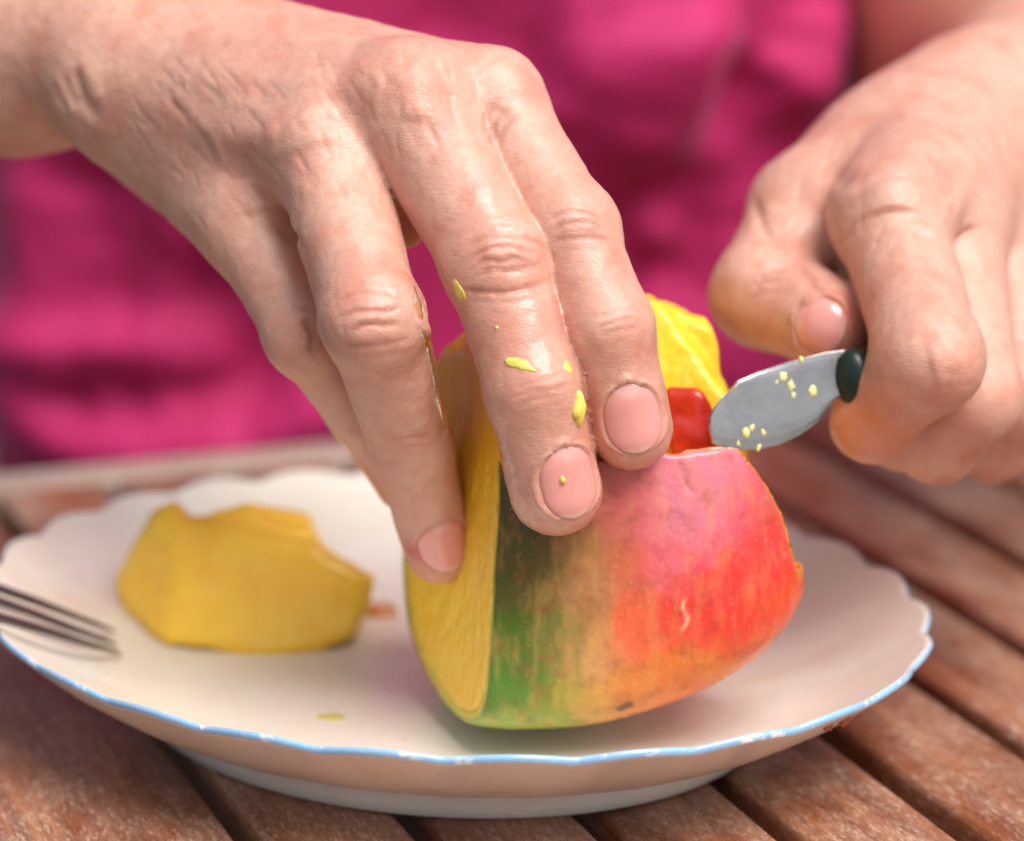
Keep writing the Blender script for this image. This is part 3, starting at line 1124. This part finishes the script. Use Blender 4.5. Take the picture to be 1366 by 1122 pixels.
def skin_paint(which, fn, v, nr):
    n = len(v)
    base = np.tile(np.array(lin(216, 169, 149)), (n, 1))
    def blend(w, c):
        nonlocal base
        w = np.clip(w, 0, 1)[:, None]
        base = base * (1 - w) + w * np.array(lin(*c))
    blend(0.35 + 0.35 * noise(v, 14, 60), (208, 154, 134))
    blend(0.65 * np.clip(noise(v, 6, 61), 0, 1), (202, 120, 100))
    blend(0.4 * np.clip(noise(v, 10, 62), 0, 1), (226, 182, 156))
    blend(0.35 * np.clip(noise(v, 2.2, 63), 0, 1), (194, 126, 102))
    wet = np.zeros(n)
    S = lambda px, py, r: spot_field(fn, v, px, py, r)
    if which == "A":
        for k in A:
            P, R = A[k]
            blend(0.45 * np.exp(-(np.linalg.norm(v - P[3], axis=1) / 13) ** 2), (218, 132, 112))
            blend(0.30 * np.exp(-(np.linalg.norm(v - P[1], axis=1) / 11) ** 2), (206, 128, 104))
        for k, c in (((540, 110), 10), ((405, 175), 9), ((690, 110), 9)):
            pass
        blend(0.35 * S(545, 105, 9), (216, 140, 112))
        blend(0.25 * S(300, 150, 12), (186, 132, 118))
        blend(0.30 * S(440, 75, 7), (186, 128, 116))
        blend(0.25 * S(270, 75, 6), (176, 124, 112))
        blend(0.8 * S(552, 735, 3.2), (176, 40, 34))
        blend(0.30 * S(725, 480, 16), (216, 134, 106))
        for (px, py) in ((289, 178), (425, 88), (275, 84), (300, 62)):
            blend(0.35 * S(px, py, 1.1), (150, 96, 76))
        P, R = A['middle']
        L = np.array([P[1], P[2], P[3], P[3] + unit(P[3] - P[2]) * 9])
        d, t = polydist(v, L)
        wet = np.clip(1.25 - np.abs(t - 0.6) * 1.4, 0, 1) * (d < 16) * np.clip(0.6 + 0.5 * noise(v, 5, 66), 0, 1)
        W2 = stroke_field(fn, v, [([(546, 345), (558, 400), (573, 470), (588, 540), (600, 590)], 4.5, 1.9)])
        W3 = stroke_field(fn, v, [([(736, 385), (750, 430), (764, 480), (782, 540), (797, 590)], 4.0, 1.6), ([(690, 600), (700, 660), (730, 700)], 4.0, 1.0), ([(712, 600), (755, 585), (800, 600)], 3.0, 1.2)])
        wet = np.maximum(0.7 * wet, np.clip(np.maximum(W2, W3), 0, 1))
        P, R = A['index']
        wet = np.maximum(wet, 0.45 * np.exp(-(np.linalg.norm(v - P[3], axis=1) / 14) ** 2))
        orange = np.clip(stroke_field(fn, v, [([(610, 560), (622, 620), (632, 680), (630, 740)], 4.5, 0.8)]), 0, 1)
        blend(0.55 * orange, (206, 104, 30))
    else:
        blend(0.6 * np.clip(stroke_field(fn, v, [([(1108, 540), (1140, 560), (1180, 580), (1215, 570)], 8.0, 1.0)]), 0, 1), (222, 128, 44))
        blend(0.5 * S(1120, 425, 8), (212, 84, 66))
        blend(0.6 * S(1132, 240, 2.4), (128, 84, 84))
        blend(0.35 * S(1275, 490, 8), (222, 140, 116))
        blend(0.3 * S(1090, 265, 5), (212, 126, 104))
        blend(0.35 * S(1150, 555, 9), (214, 96, 44))
    return base, wet


def build_person():
    skin = make_skin(); nailm = make_nail()
    V, Q, T, Wt = [], [], [], []
    nv = 0
    boxes = []
    for which, fn, lo, hi in (("A", hand_a, (-135, -85, 40), (70, 95, 200)), ("B", hand_b, (52, -55, 35), (172, 190, 190))):
        v, q = surface_nets(fn, lo, hi, 1.15)
        v, q = subdivide(v, q)
        v = project(fn, v, 3)
        v = relax(v, q, 1, 0.4)
        v = project(fn, v, 1, 0.5)
        nr = normals(fn, v, 0.6)
        disp = stroke_field(fn, v, STROKES_A if which == "A" else STROKES_B)
        for w_, fn_, P, n, a, l, hw, hl in FRAMES:
            if w_ != which:
                continue
            d = v - P
            u, s, h = d @ a, d @ l, d @ n
            near = (np.abs(u) < hl * 2) & (np.abs(s) < hw * 2) & (h > -6)
            t = u / hl
            half = nail_outline(t) * hw
            e = np.where(t < -1, np.hypot((t + 1) * hl, s), np.abs(s) - half)
            e = np.where(t > 1, 9, e)
            fold = 0.55 * np.exp(-((e - 0.9) / 0.8) ** 2) - 0.35 * np.exp(-(e / 0.4) ** 2)
            bed = -0.35 * np.clip(-e / 0.8, 0, 1)
            disp += near * np.where(np.abs(t) < 1.35, fold + bed, 0) * np.clip((1.15 - t) / 0.35, 0, 1)
        disp += 0.10 * noise(v, (2.4, 2.4, 3.0), 70) + 0.06 * noise(v, 1.2, 71) + 0.25 * noise(v, 9, 72)
        tint, wet = skin_paint(which, fn, v, nr)
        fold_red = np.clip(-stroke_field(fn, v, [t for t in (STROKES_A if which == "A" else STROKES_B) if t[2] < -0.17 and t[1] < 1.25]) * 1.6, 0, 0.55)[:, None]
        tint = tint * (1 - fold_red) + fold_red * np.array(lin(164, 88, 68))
        v = v + nr * disp[:, None]
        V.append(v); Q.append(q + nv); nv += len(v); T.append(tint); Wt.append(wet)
        boxes.append((np.array(lo), np.array(hi)))
    fn = lambda p: body_rest(p) + f32(0.35)
    lo = TC + np.array([-330, -330, -350]); hi = TC + np.array([330, 170, 450])
    v, q = surface_nets(fn, lo, hi, 6.0)
    v = project(fn, v, 2, 4.0)
    c = v[q].mean(1)
    keep = np.ones(len(q), bool)
    for b0, b1 in boxes:
        keep &= ~((c > b0 + 4) & (c < b1 - 4)).all(1)
    q = q[keep]
    tint = np.tile(np.array(lin(208, 150, 120)), (len(v), 1))
    V.append(v); Q.append(q + nv); T.append(tint); Wt.append(np.zeros(len(v)))
    V, Q, T, Wt = np.concatenate(V), np.concatenate(Q), np.concatenate(T), np.concatenate(Wt)
    used = np.zeros(len(V), bool); used[Q.ravel()] = True
    remap = np.cumsum(used) - 1
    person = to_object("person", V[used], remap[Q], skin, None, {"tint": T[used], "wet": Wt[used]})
    tag(person, "person in a magenta t-shirt holding the mango down and cutting it with a knife", "person")

    # fingernails
    for which, fn, P, n, a, l, hw, hl in FRAMES:
        nu, ns = 29, 19
        uu = np.linspace(-1, 1, nu); ss = np.linspace(-1, 1, ns)
        G = []
        tint = []
        for t in uu:
            half = float(nail_outline(np.array(t))) * hw
            for s in ss:
                x = P + a * (t * hl) + l * (s * half)
                G.append(x); 
                fr = 0.45 * np.clip((t - 0.84 + 0.08 * s * s) / 0.08, 0, 1)
                lun = np.clip((-0.55 - t - 0.35 * s * s) / 0.15, 0, 1) * 0.35
                b = np.array(lin(232, 156, 146)) * (1 - lun) + lun * np.array(lin(240, 196, 186))
                tint.append(b * (1 - fr) + fr * np.array(lin(236, 212, 190)))
        G = np.array(G)
        # drop the grid onto the finger from outside
        tt = np.full(len(G), 8.0)
        for _ in range(40):
            d = fn((G + n * tt[:, None]).astype(f32)); tt -= d * 0.7
        S_ = G + n * tt[:, None]
        tg = np.repeat(uu, ns); sg = np.tile(ss, nu)
        hgt = -0.25 + 0.45 * np.clip((tg + 1) / 0.5, 0, 1) + 0.25 * np.clip(tg, 0, 1) - 0.22 * np.abs(sg) ** 4
        S_ = S_ + normals(fn, S_, 1.0) * hgt[:, None] + n * (0.028 * np.sin(sg * 29) + 0.02 * np.sin(sg * 47 + 1))[:, None]
        Bk = S_ - n * 0.55
        v = np.concatenate([S_, Bk]); N = nu * ns
        f = []
        for i in range(nu - 1):
            for j in range(ns - 1):
                k = i * ns + j
                f.append((k, k + ns, k + ns + 1, k + 1)); f.append((N + k, N + k + 1, N + k + ns + 1, N + k + ns))
        rim = [i * ns for i in range(nu)] + [(nu - 1) * ns + j for j in range(1, ns)] + [i * ns + ns - 1 for i in range(nu - 2, -1, -1)] + [j for j in range(ns - 2, 0, -1)]
        for i in range(len(rim)):
            x, y = rim[i], rim[(i + 1) % len(rim)]
            f.append((x, N + x, N + y, y))
        q = np.array(f)
        to_object("fingernail", v, q, nailm, person, {"tint": np.array(tint + tint)})

    # t-shirt
    C = Mat("magenta_jersey")
    C.base(C.mix(C.ramp(C.noise(14, 4), [(0.3, 0.0), (0.7, 1.0)]), lin(172, 18, 84), lin(192, 32, 106)))
    C.set(Roughness=0.75, Sheen_Weight=0.2, Sheen_Roughness=0.4)
    C.b.inputs["Sheen Tint"].default_value = (1.0, 0.45, 0.7, 1)
    C.bump([(C.noise(1500, 2), 0.0004, 0.4)])

    def shirt(p):
        d = torso_r(p, 4.0)
        sh = TC + np.array([0, 0, 330.0])
        d = smin(d, cone(p, sh + np.array([-130, 0, -40]), sh + np.array([130, 0, -40]), 68, 68), 40.0)
        return smax(d, np.abs(p[:, 2] - TC[2]) - 335, 6.0).astype(f32)
    v, q = surface_nets(shirt, TC + np.array([-215, -140, -345]), TC + np.array([215, 140, 345]), 7.0)
    v, q = subdivide(v, q)
    v = project(shirt, v, 3, 4)
    nr = normals(shirt, v, 2.0)
    folds = [
        ([(60, 200), (70, 380), (40, 600)], 14, 10), ([(110, 200), (130, 330), (150, 450)], 16, -9),
        ([(0, 560), (200, 590), (420, 560), (560, 500)], 9, 9), ([(60, 520), (220, 545), (400, 520)], 10, -8),
        ([(0, 430), (120, 470), (300, 470)], 9, 6), ([(220, 380), (300, 420), (420, 500)], 14, -8),
        ([(700, 40), (820, 60), (980, 40)], 20, 9), ([(880, 0), (900, 120), (860, 240)], 18, 10),
        ([(1090, 60), (1010, 180), (920, 290), (860, 380)], 8, 8), ([(1010, 60), (960, 200), (880, 320)], 11, -10),
        ([(1050, 120), (960, 280), (900, 420)], 10, -8), ([(1090, 0), (1085, 70), (1060, 150)], 10, 8),
        ([(1000, 420), (985, 480), (1020, 560)], 10, 8), ([(800, 250), (850, 360), (940, 460)], 14, -8),
        ([(540, 10), (640, 60), (760, 90)], 12, -6),
    ]
    disp = 1.15 * stroke_field(shirt, v, [(a_, b_ * 1.45, c_) for a_, b_, c_ in folds]) + 5.0 * noise(v, (60, 60, 90), 80) + 0.6 * noise(v, 24, 81)
    v = v + nr * disp[:, None]
    to_object("t_shirt", v, q, C.m, person)


build_person()


# ------------------------------------------------------------------ mango piece on the plate
def poly_sdf(X, Y, P):
    P = np.array(P, float)
    d = np.full(len(X), 1e9); s = np.ones(len(X))
    n = len(P)
    for i in range(n):
        a, b = P[i], P[i - 1]
        ex, ey = b - a
        wx, wy = X - a[0], Y - a[1]
        t = np.clip((wx * ex + wy * ey) / (ex * ex + ey * ey), 0, 1)
        d = np.minimum(d, (wx - ex * t) ** 2 + (wy - ey * t) ** 2)
        c1 = Y >= a[1]; c2 = Y < b[1]; c3 = ex * wy > ey * wx
        s = np.where((c1 & c2 & c3) | (~c1 & ~c2 & ~c3), -s, s)
    return s * np.sqrt(d)


def build_piece():
    foot = on_plate(350, 874)
    dep = float((foot - CAM) @ FW)
    c = at(325, 785, dep + 12)
    k = (dep + 8) / FPX
    def loc(L):
        return [((x - 325) * k, (785 - y) * k) for x, y in L]
    body = loc([(137, 790), (152, 758), (200, 684), (228, 671), (250, 690), (330, 700), (425, 722), (445, 738), (500, 770), (492, 812), (472, 848), (420, 868), (350, 878), (285, 862), (212, 852), (165, 818)])
    back = loc([(250, 700), (290, 682), (330, 672), (408, 688), (422, 722), (300, 745)])

    def fn(p):
        q = p - c.astype(f32)
        x, y, w = q @ RT.astype(f32), q @ UP.astype(f32), q @ FW.astype(f32)
        d = poly_sdf(x, y, body)
        front = -w - 12 + 0.004 * (x - 4) ** 2 + 0.012 * (y + 4) ** 2 + 0.10 * (y + 4)
        d1 = smax(d, np.maximum(front, w - 12), 3.0)
        d1 = smax(d1, (-(x + 17.5) * 0.74 - (w + 8.0) * 0.64 + 0.12 * y), 2.2)
        d2 = smax(poly_sdf(x, y, back), np.abs(w - 9) - 6.0, 3.0)
        return smin(d1, d2, 2.0).astype(f32)
    lo, hi = c - np.array([42, 30, 30]), c + np.array([42, 30, 30])
    v, q = surface_nets(fn, lo, hi, 1.1)
    v = project(fn, v, 2)
    nr = normals(fn, v)
    xx = (v - c) @ RT
    rough = np.clip((-12 - xx) / 4, 0.25, 1)
    v = v + nr * (rough * (0.45 * noise(v, 2.4, 90) + 0.3 * noise(v, 1.3, 91)) + 0.5 * noise(v, 8, 92) + 0.2 * noise(v, 2.5, 93))[:, None]
    FL = make_flesh("mango_slice_flesh", lin(255, 206, 56), lin(255, 190, 42), lin(255, 224, 108), (160, 420, 420), 0.25)
    o = to_object("mango_piece", v - c, q, FL)
    o.location = tuple(c / 1000)
    tag(o, "peeled yellow mango cheek lying on the left of the plate", "mango piece")


build_piece()


# ------------------------------------------------------------------ knife
def build_knife():
    root = tag(empty("knife", tuple(at(1135, 505, 643) / 1000)), "small paring knife with dark green handle, blade tip in the mango", "knife")
    off = at(1135, 505, 643)
    dep = lambda px: 634 + (px - 947) * 0.045
    spine = [(1160, 462), (1140, 465), (1100, 470), (1050, 483), (1010, 496), (984, 508)]
    tip = [(970, 527), (960, 543), (952, 560), (947, 578)]
    edge = [(950, 592), (962, 598), (985, 601), (1012, 600), (1040, 594), (1068, 580), (1090, 564), (1104, 545), (1118, 530), (1160, 520)]
    o2 = np.array(spine[:-1] + [(984, 508)] + tip + edge, float)
    o2 = np.concatenate([o2[i] + np.linspace(0, 1, 3, endpoint=False)[:, None] * (o2[(i + 1) % len(o2)] - o2[i]) for i in range(len(o2) - 1)] + [o2[-1:]])
    nb = unit(np.cross(at(1140, 466, dep(1140)) - at(947, 585, dep(947)), UP))
    if nb @ FW > 0:
        nb = -nb
    P = np.array([at(x, y, dep(x)) for x, y in o2])
    cen = np.array([at(x, y, dep(x)) for x, y in ((1085, 510),)])[0]
    rings = []
    n = len(P)
    for s_, th in ((1.0, 0.06), (0.975, 0.36), (0.955, 0.40), (0.6, 0.52), (0.2, 0.58)):
        ctr = np.array([at(x, 0.55 * y + 0.45 * 520, dep(x)) for x, y in o2])
        Q = ctr + (P - ctr) * s_
        rings.append(Q + nb * th)
    back = [r - 2 * nb * t for r, t in zip(rings, (0.06, 0.36, 0.40, 0.52, 0.58))]
    v, q = weld_loft(rings[::-1] + back)
    f = [tuple(int(i) for i in x) for x in q]
    f += [tuple(range(n))[::-1], tuple(range(len(v) - n, len(v)))]
    S = Mat("knife_steel")
    sc1 = S.noise(1.0, 4, S.coords((900, 900, 60), rot=(0, 0.5, 0.3)))
    S.base(S.ramp(S.noise(120, 4), [(0.35, (0.34, 0.33, 0.325)), (0.7, (0.46, 0.445, 0.435))]))
    S.set(Metallic=1.0)
    S.link(S.math('ADD', S.math('MULTIPLY', S.noise(160, 5), 0.28), 0.08), S.b.inputs["Roughness"])
    S.bump([(sc1, 0.00012, 0.4), (S.noise(60, 2), 0.001, 0.2)])
    o = to_object("blade", v - off, f, S.m, root, smooth=False)
    G = Mat("green_handle")
    G.base(G.mix(G.ramp(G.noise(200, 3), [(0.5, 0.0), (0.8, 0.5)]), lin(18, 40, 32), lin(40, 62, 44)))
    G.set(Roughness=0.35)
    a, b = at(1131, 505, 639), at(1330, 455, 725)
    ax = unit(b - a); s1 = unit(np.cross(ax, UP)); s2 = np.cross(s1, ax)
    rings = []
    th = np.linspace(0, 2 * math.pi, 28, endpoint=False)
    L = np.linalg.norm(b - a)
    for t, r in ((0, 0.3), (0.4, 0.62), (1.2, 0.85), (2.6, 0.97), (5, 1.0), (20, 1.0), (45, 1.12), (L - 4, 1.1), (L - 1, 0.8), (L, 0.3)):
        rings.append(a + ax * t + np.outer(np.cos(th) * 4.6 * r, s1) + np.outer(np.sin(th) * 6.4 * r, s2))
    v, q = weld_loft(rings)
    f = [tuple(int(i) for i in x) for x in q] + [tuple(range(28))[::-1], tuple(range(len(v) - 28, len(v)))]
    to_object("handle", v - off, f, G.m, root)
    return dep, nb


KDEP, KN = build_knife()


# ------------------------------------------------------------------ fork
def build_fork():
    S = Mat("fork_steel")
    S.base((0.16, 0.13, 0.13)); S.set(Metallic=1.0, Roughness=0.16)
    S.bump([(S.noise(200, 3), 0.0001, 0.2)])
    tips = [(154, 843), (157, 861), (163, 873)]
    lefts = [(-10, 783), (-10, 800), (-10, 823)]
    def above(px, py, lift):
        P = on_plate(px, py)
        return at(px, py, float((P - CAM) @ FW) - lift)
    T = [above(*t, 4.0) for t in tips]
    L = [above(*t, l) for t, l in zip(lefts, (18, 16, 14))]
    org = (L[1] + T[1]) / 2
    root = tag(empty("fork", tuple(org / 1000)), "shiny dark steel fork with its tines resting on the plate rim", "fork")
    ext = []
    for a, b in zip(L, T):
        dirn = unit(a - b)
        r0 = a + dirn * 14
        ext.append(r0)
        up = unit(np.cross(np.cross(dirn, (0, 0, 1)), dirn))
        side = np.cross(dirn, up)
        rings = []
        for t, wd, hg in ((0, 0.25, 0.2), (0.03, 0.6, 0.45), (0.12, 0.9, 0.7), (0.5, 1.25, 1.0), (1.0, 1.6, 1.2)):
            p = b + (r0 - b) * t + up * 1.0 * t * (1 - t)
            rings.append(np.array([p + side * wd * math.cos(u) + up * hg * math.sin(u) for u in np.linspace(0, 2 * math.pi, 12, endpoint=False)]))
        v, q = weld_loft(rings)
        f = [tuple(int(i) for i in x) for x in q] + [tuple(range(12))[::-1], tuple(range(len(v) - 12, len(v)))]
        to_object("tine", v - org, f, S.m, root)
    mid = ext[1]
    dirn = unit(L[1] - T[1]); dirn = unit(dirn + np.array([0, 0, 0.05]))
    acr = unit(ext[0] - ext[2]); half = np.linalg.norm(ext[0] - ext[2]) / 2 + 1.6
    nrm = unit(np.cross(acr, dirn))
    cent = (ext[0] + ext[2]) / 2
    rings = []
    for t, w, h in ((-1, 1.0, 0.9), (4, 1.0, 1.1), (10, 0.9, 1.2), (18, 0.5, 1.4), (26, 0.28, 1.6), (45, 0.3, 1.6), (90, 0.5, 1.4), (120, 0.62, 1.2), (128, 0.4, 1.0)):
        p = cent + dirn * t
        rings.append(np.array([p + acr * half * w * math.cos(u) + nrm * h * math.sin(u) for u in np.linspace(0, 2 * math.pi, 20, endpoint=False)]))
    v, q = weld_loft(rings)
    f = [tuple(int(i) for i in x) for x in q] + [tuple(range(20))[::-1], tuple(range(len(v) - 20, len(v)))]
    to_object("handle", v - org, f, S.m, root)


build_fork()


# ------------------------------------------------------------------ bits of pulp and juice
def pulp_material(name, c, rough=0.2):
    M = Mat(name)
    M.base(M.mix(M.ramp(M.noise(700, 3), [(0.35, 0.0), (0.7, 1.0)]), c, tuple(min(1, x * 1.25) for x in c)))
    M.set(Roughness=rough, Coat_Weight=0.8, Coat_Roughness=0.05, Alpha=0.8)
    M.sss(0.3, (1, 0.6, 0.2), 0.002)
    return M.m


PULP = pulp_material("mango_pulp", lin(255, 226, 106))
PALE = pulp_material("pale_pulp", lin(244, 232, 150))
ORANGE = pulp_material("orange_pulp", lin(214, 130, 40))
JUICE = pulp_material("red_juice", lin(176, 92, 62))


def blob(name, P, n, axis, ra, rb, h, mat, label, cat, group=None, seed=0):
    n = unit(n); a = unit(axis - n * (axis @ n)); b = np.cross(n, a)
    rings = []
    th = np.linspace(0, 2 * math.pi, 26, endpoint=False)
    wob = np.stack([np.cos(th) * 3 + seed * 7.3, np.sin(th) * 3, np.full(26, seed * 1.7)], 1)
    k = 1 + 0.38 * noise(wob, 2.0, seed) + 0.08 * noise(wob, 0.7, seed + 3)
    for r, z in ((1.0, -0.25), (1.0, 0.12), (0.93, 0.45), (0.75, 0.76), (0.45, 0.95), (0.12, 1.0)):
        rings.append(np.outer(np.cos(th) * ra * r * k, a) + np.outer(np.sin(th) * rb * r * k, b) + np.outer(h * z * (1 + 0.15 * noise(wob + r, 1.0, seed + 9)), n))
    v, q = weld_loft(rings)
    f = [tuple(int(i) for i in x) for x in q] + [tuple(range(26))[::-1], tuple(range(len(v) - 26, len(v)))]
    o = to_object(name, v, f, mat)
    o.location = tuple(P / 1000)
    return tag(o, label, cat, group)


def on_hand(px, py, ang, ra, rb, h, mat, label, seed):
    P, ok = march(hand_a, px, py)
    n = normals(hand_a, P, 1.0)[0]
    ax = math.cos(math.radians(ang)) * RT - math.sin(math.radians(ang)) * UP
    blob("mango_pulp", P[0], n, ax, ra, rb, h, mat, label, "pulp", "mango pulp on the fingers", seed)


on_hand(771, 545, 75, 3.2, 2.2, 1.4, PULP, "largest drop of yellow pulp between middle and index fingers", 1)
on_hand(694, 487, 25, 2.8, 1.3, 0.45, PULP, "flat slanting yellow shred in the middle of the middle finger", 2)
on_hand(757, 490, 70, 1.5, 1.1, 0.35, PULP, "small yellow crumb on the right edge of the middle finger", 3)
on_hand(612, 388, 60, 2.4, 1.3, 0.3, PULP, "yellow smear beside the wrinkled joint of the middle finger", 4)
on_hand(663, 437, 40, 0.5, 0.4, 0.4, PULP, "tiny yellow fleck below the middle finger's wrinkled joint", 5)
on_hand(750, 640, 60, 0.9, 0.7, 0.9, PULP, "tiny wet yellow speck on the middle fingernail", 6)

SPECK = ["uppermost pale speck of the cluster in the middle of the knife blade", "largest pale speck of the cluster in the middle of the knife blade",
         "small pale speck below the cluster in the middle of the knife blade", "pale mango speck on the blade nearest the green handle",
         "largest pale speck low on the blade near its tip", "small pale speck touching the largest one near the blade tip",
         "lone pale speck low on the blade, right of the largest tip speck", "tiny pale speck on the cutting edge nearest the mango",
         "pale speck on the cutting edge below the lone speck", "pale mango speck sitting on the spine of the knife", "faintest pale speck left of the middle cluster on the blade"]
for i, (px, py, r) in enumerate([(1044, 503, 1.3), (1054, 514, 1.5), (1057, 527, 0.9), (1083, 522, 1.6), (994, 577, 1.5), (1002, 571, 1.0), (1017, 577, 0.9), (984, 592, 0.7), (1011, 597, 0.9), (1068, 480, 0.9), (1035, 510, 0.6)]):
    P = at(px, py, KDEP(px)) + KN * 0.5
    blob("mango_speck", P, KN, UP, r * 0.8, r * 0.6, r * 0.35, PALE, SPECK[i], "speck", "pale mango specks on the knife blade", 20 + i)

PZ = np.array([0.0, 0.0, 1.0])
blob("mango_scrap", on_plate(503, 818), PZ, RT, 5.0, 4.0, 2.4, ORANGE, "orange scrap of mango at the right end of the mango cheek", "scrap", None, 41)
blob("juice_drop", on_plate(440, 957), PZ, RT, 3.4, 2.2, 0.25, PULP, "flat yellow juice drop near the front rim of the plate", "drop", None, 42)
blob("juice_drop", on_plate(515, 703), PZ, RT, 2.6, 4.2, 0.3, ORANGE, "orange-brown juice spot on the plate left of the ring finger", "drop", None, 43)
for i, (px, py, r) in enumerate([(1104, 967, 1.3), (1126, 957, 1.8)]):
    P = on_z(px, py, 24.5)
    blob("juice_drip", P, unit((0.4, -0.8, -0.2)), PZ, r * 1.3, r, r * 0.7, JUICE,
         ("smaller left" if i == 0 else "larger right") + " reddish drip hanging under the plate rim at the right", "drip", "reddish drips under the plate rim", 50 + i)


def build_juice_film():
    """wet line of juice running down the inner side of the ring finger"""
    L2 = pline([(546, 352), (556, 400), (566, 440), (573, 470), (588, 540), (598, 586)], 6)
    L, ok = march(hand_a, L2[:, 0], L2[:, 1])
    L = L[ok]
    N = normals(hand_a, L, 1.0)
    n = len(L); rings = []
    for i in range(n):
        t = unit(L[min(i + 1, n - 1)] - L[max(i - 1, 0)])
        up = unit(N[i] - t * (N[i] @ t)); sd = np.cross(t, up)
        e = max(0.12, min(1.0, 4.0 * min(i, n - 1 - i) / n + 0.1)) * (1 + 0.4 * math.sin(i * 1.7) * math.sin(i * 0.6 + 1))
        rings.append(np.array([L[i] - up * 0.1 + sd * 1.25 * e * math.cos(a) + up * 0.55 * e * math.sin(a) for a in np.linspace(0, 2 * math.pi, 14, endpoint=False)]))
    v, q = weld_loft(rings)
    M = Mat("clear_juice")
    M.base(lin(240, 190, 140)); M.set(Roughness=0.06, IOR=1.36, Transmission_Weight=0.85, Coat_Weight=0.3)
    M.bump([(M.noise(700, 3), 0.0004, 0.6)])
    c = L.mean(0)
    f = [tuple(int(i) for i in x) for x in q] + [tuple(range(14))[::-1], tuple(range(len(v) - 14, len(v)))]
    o = to_object("juice_film", v - c, f, M.m)
    o.location = tuple(c / 1000)
    tag(o, "shiny wet streak of juice down the inner side of the ring finger", "juice")


build_juice_film()
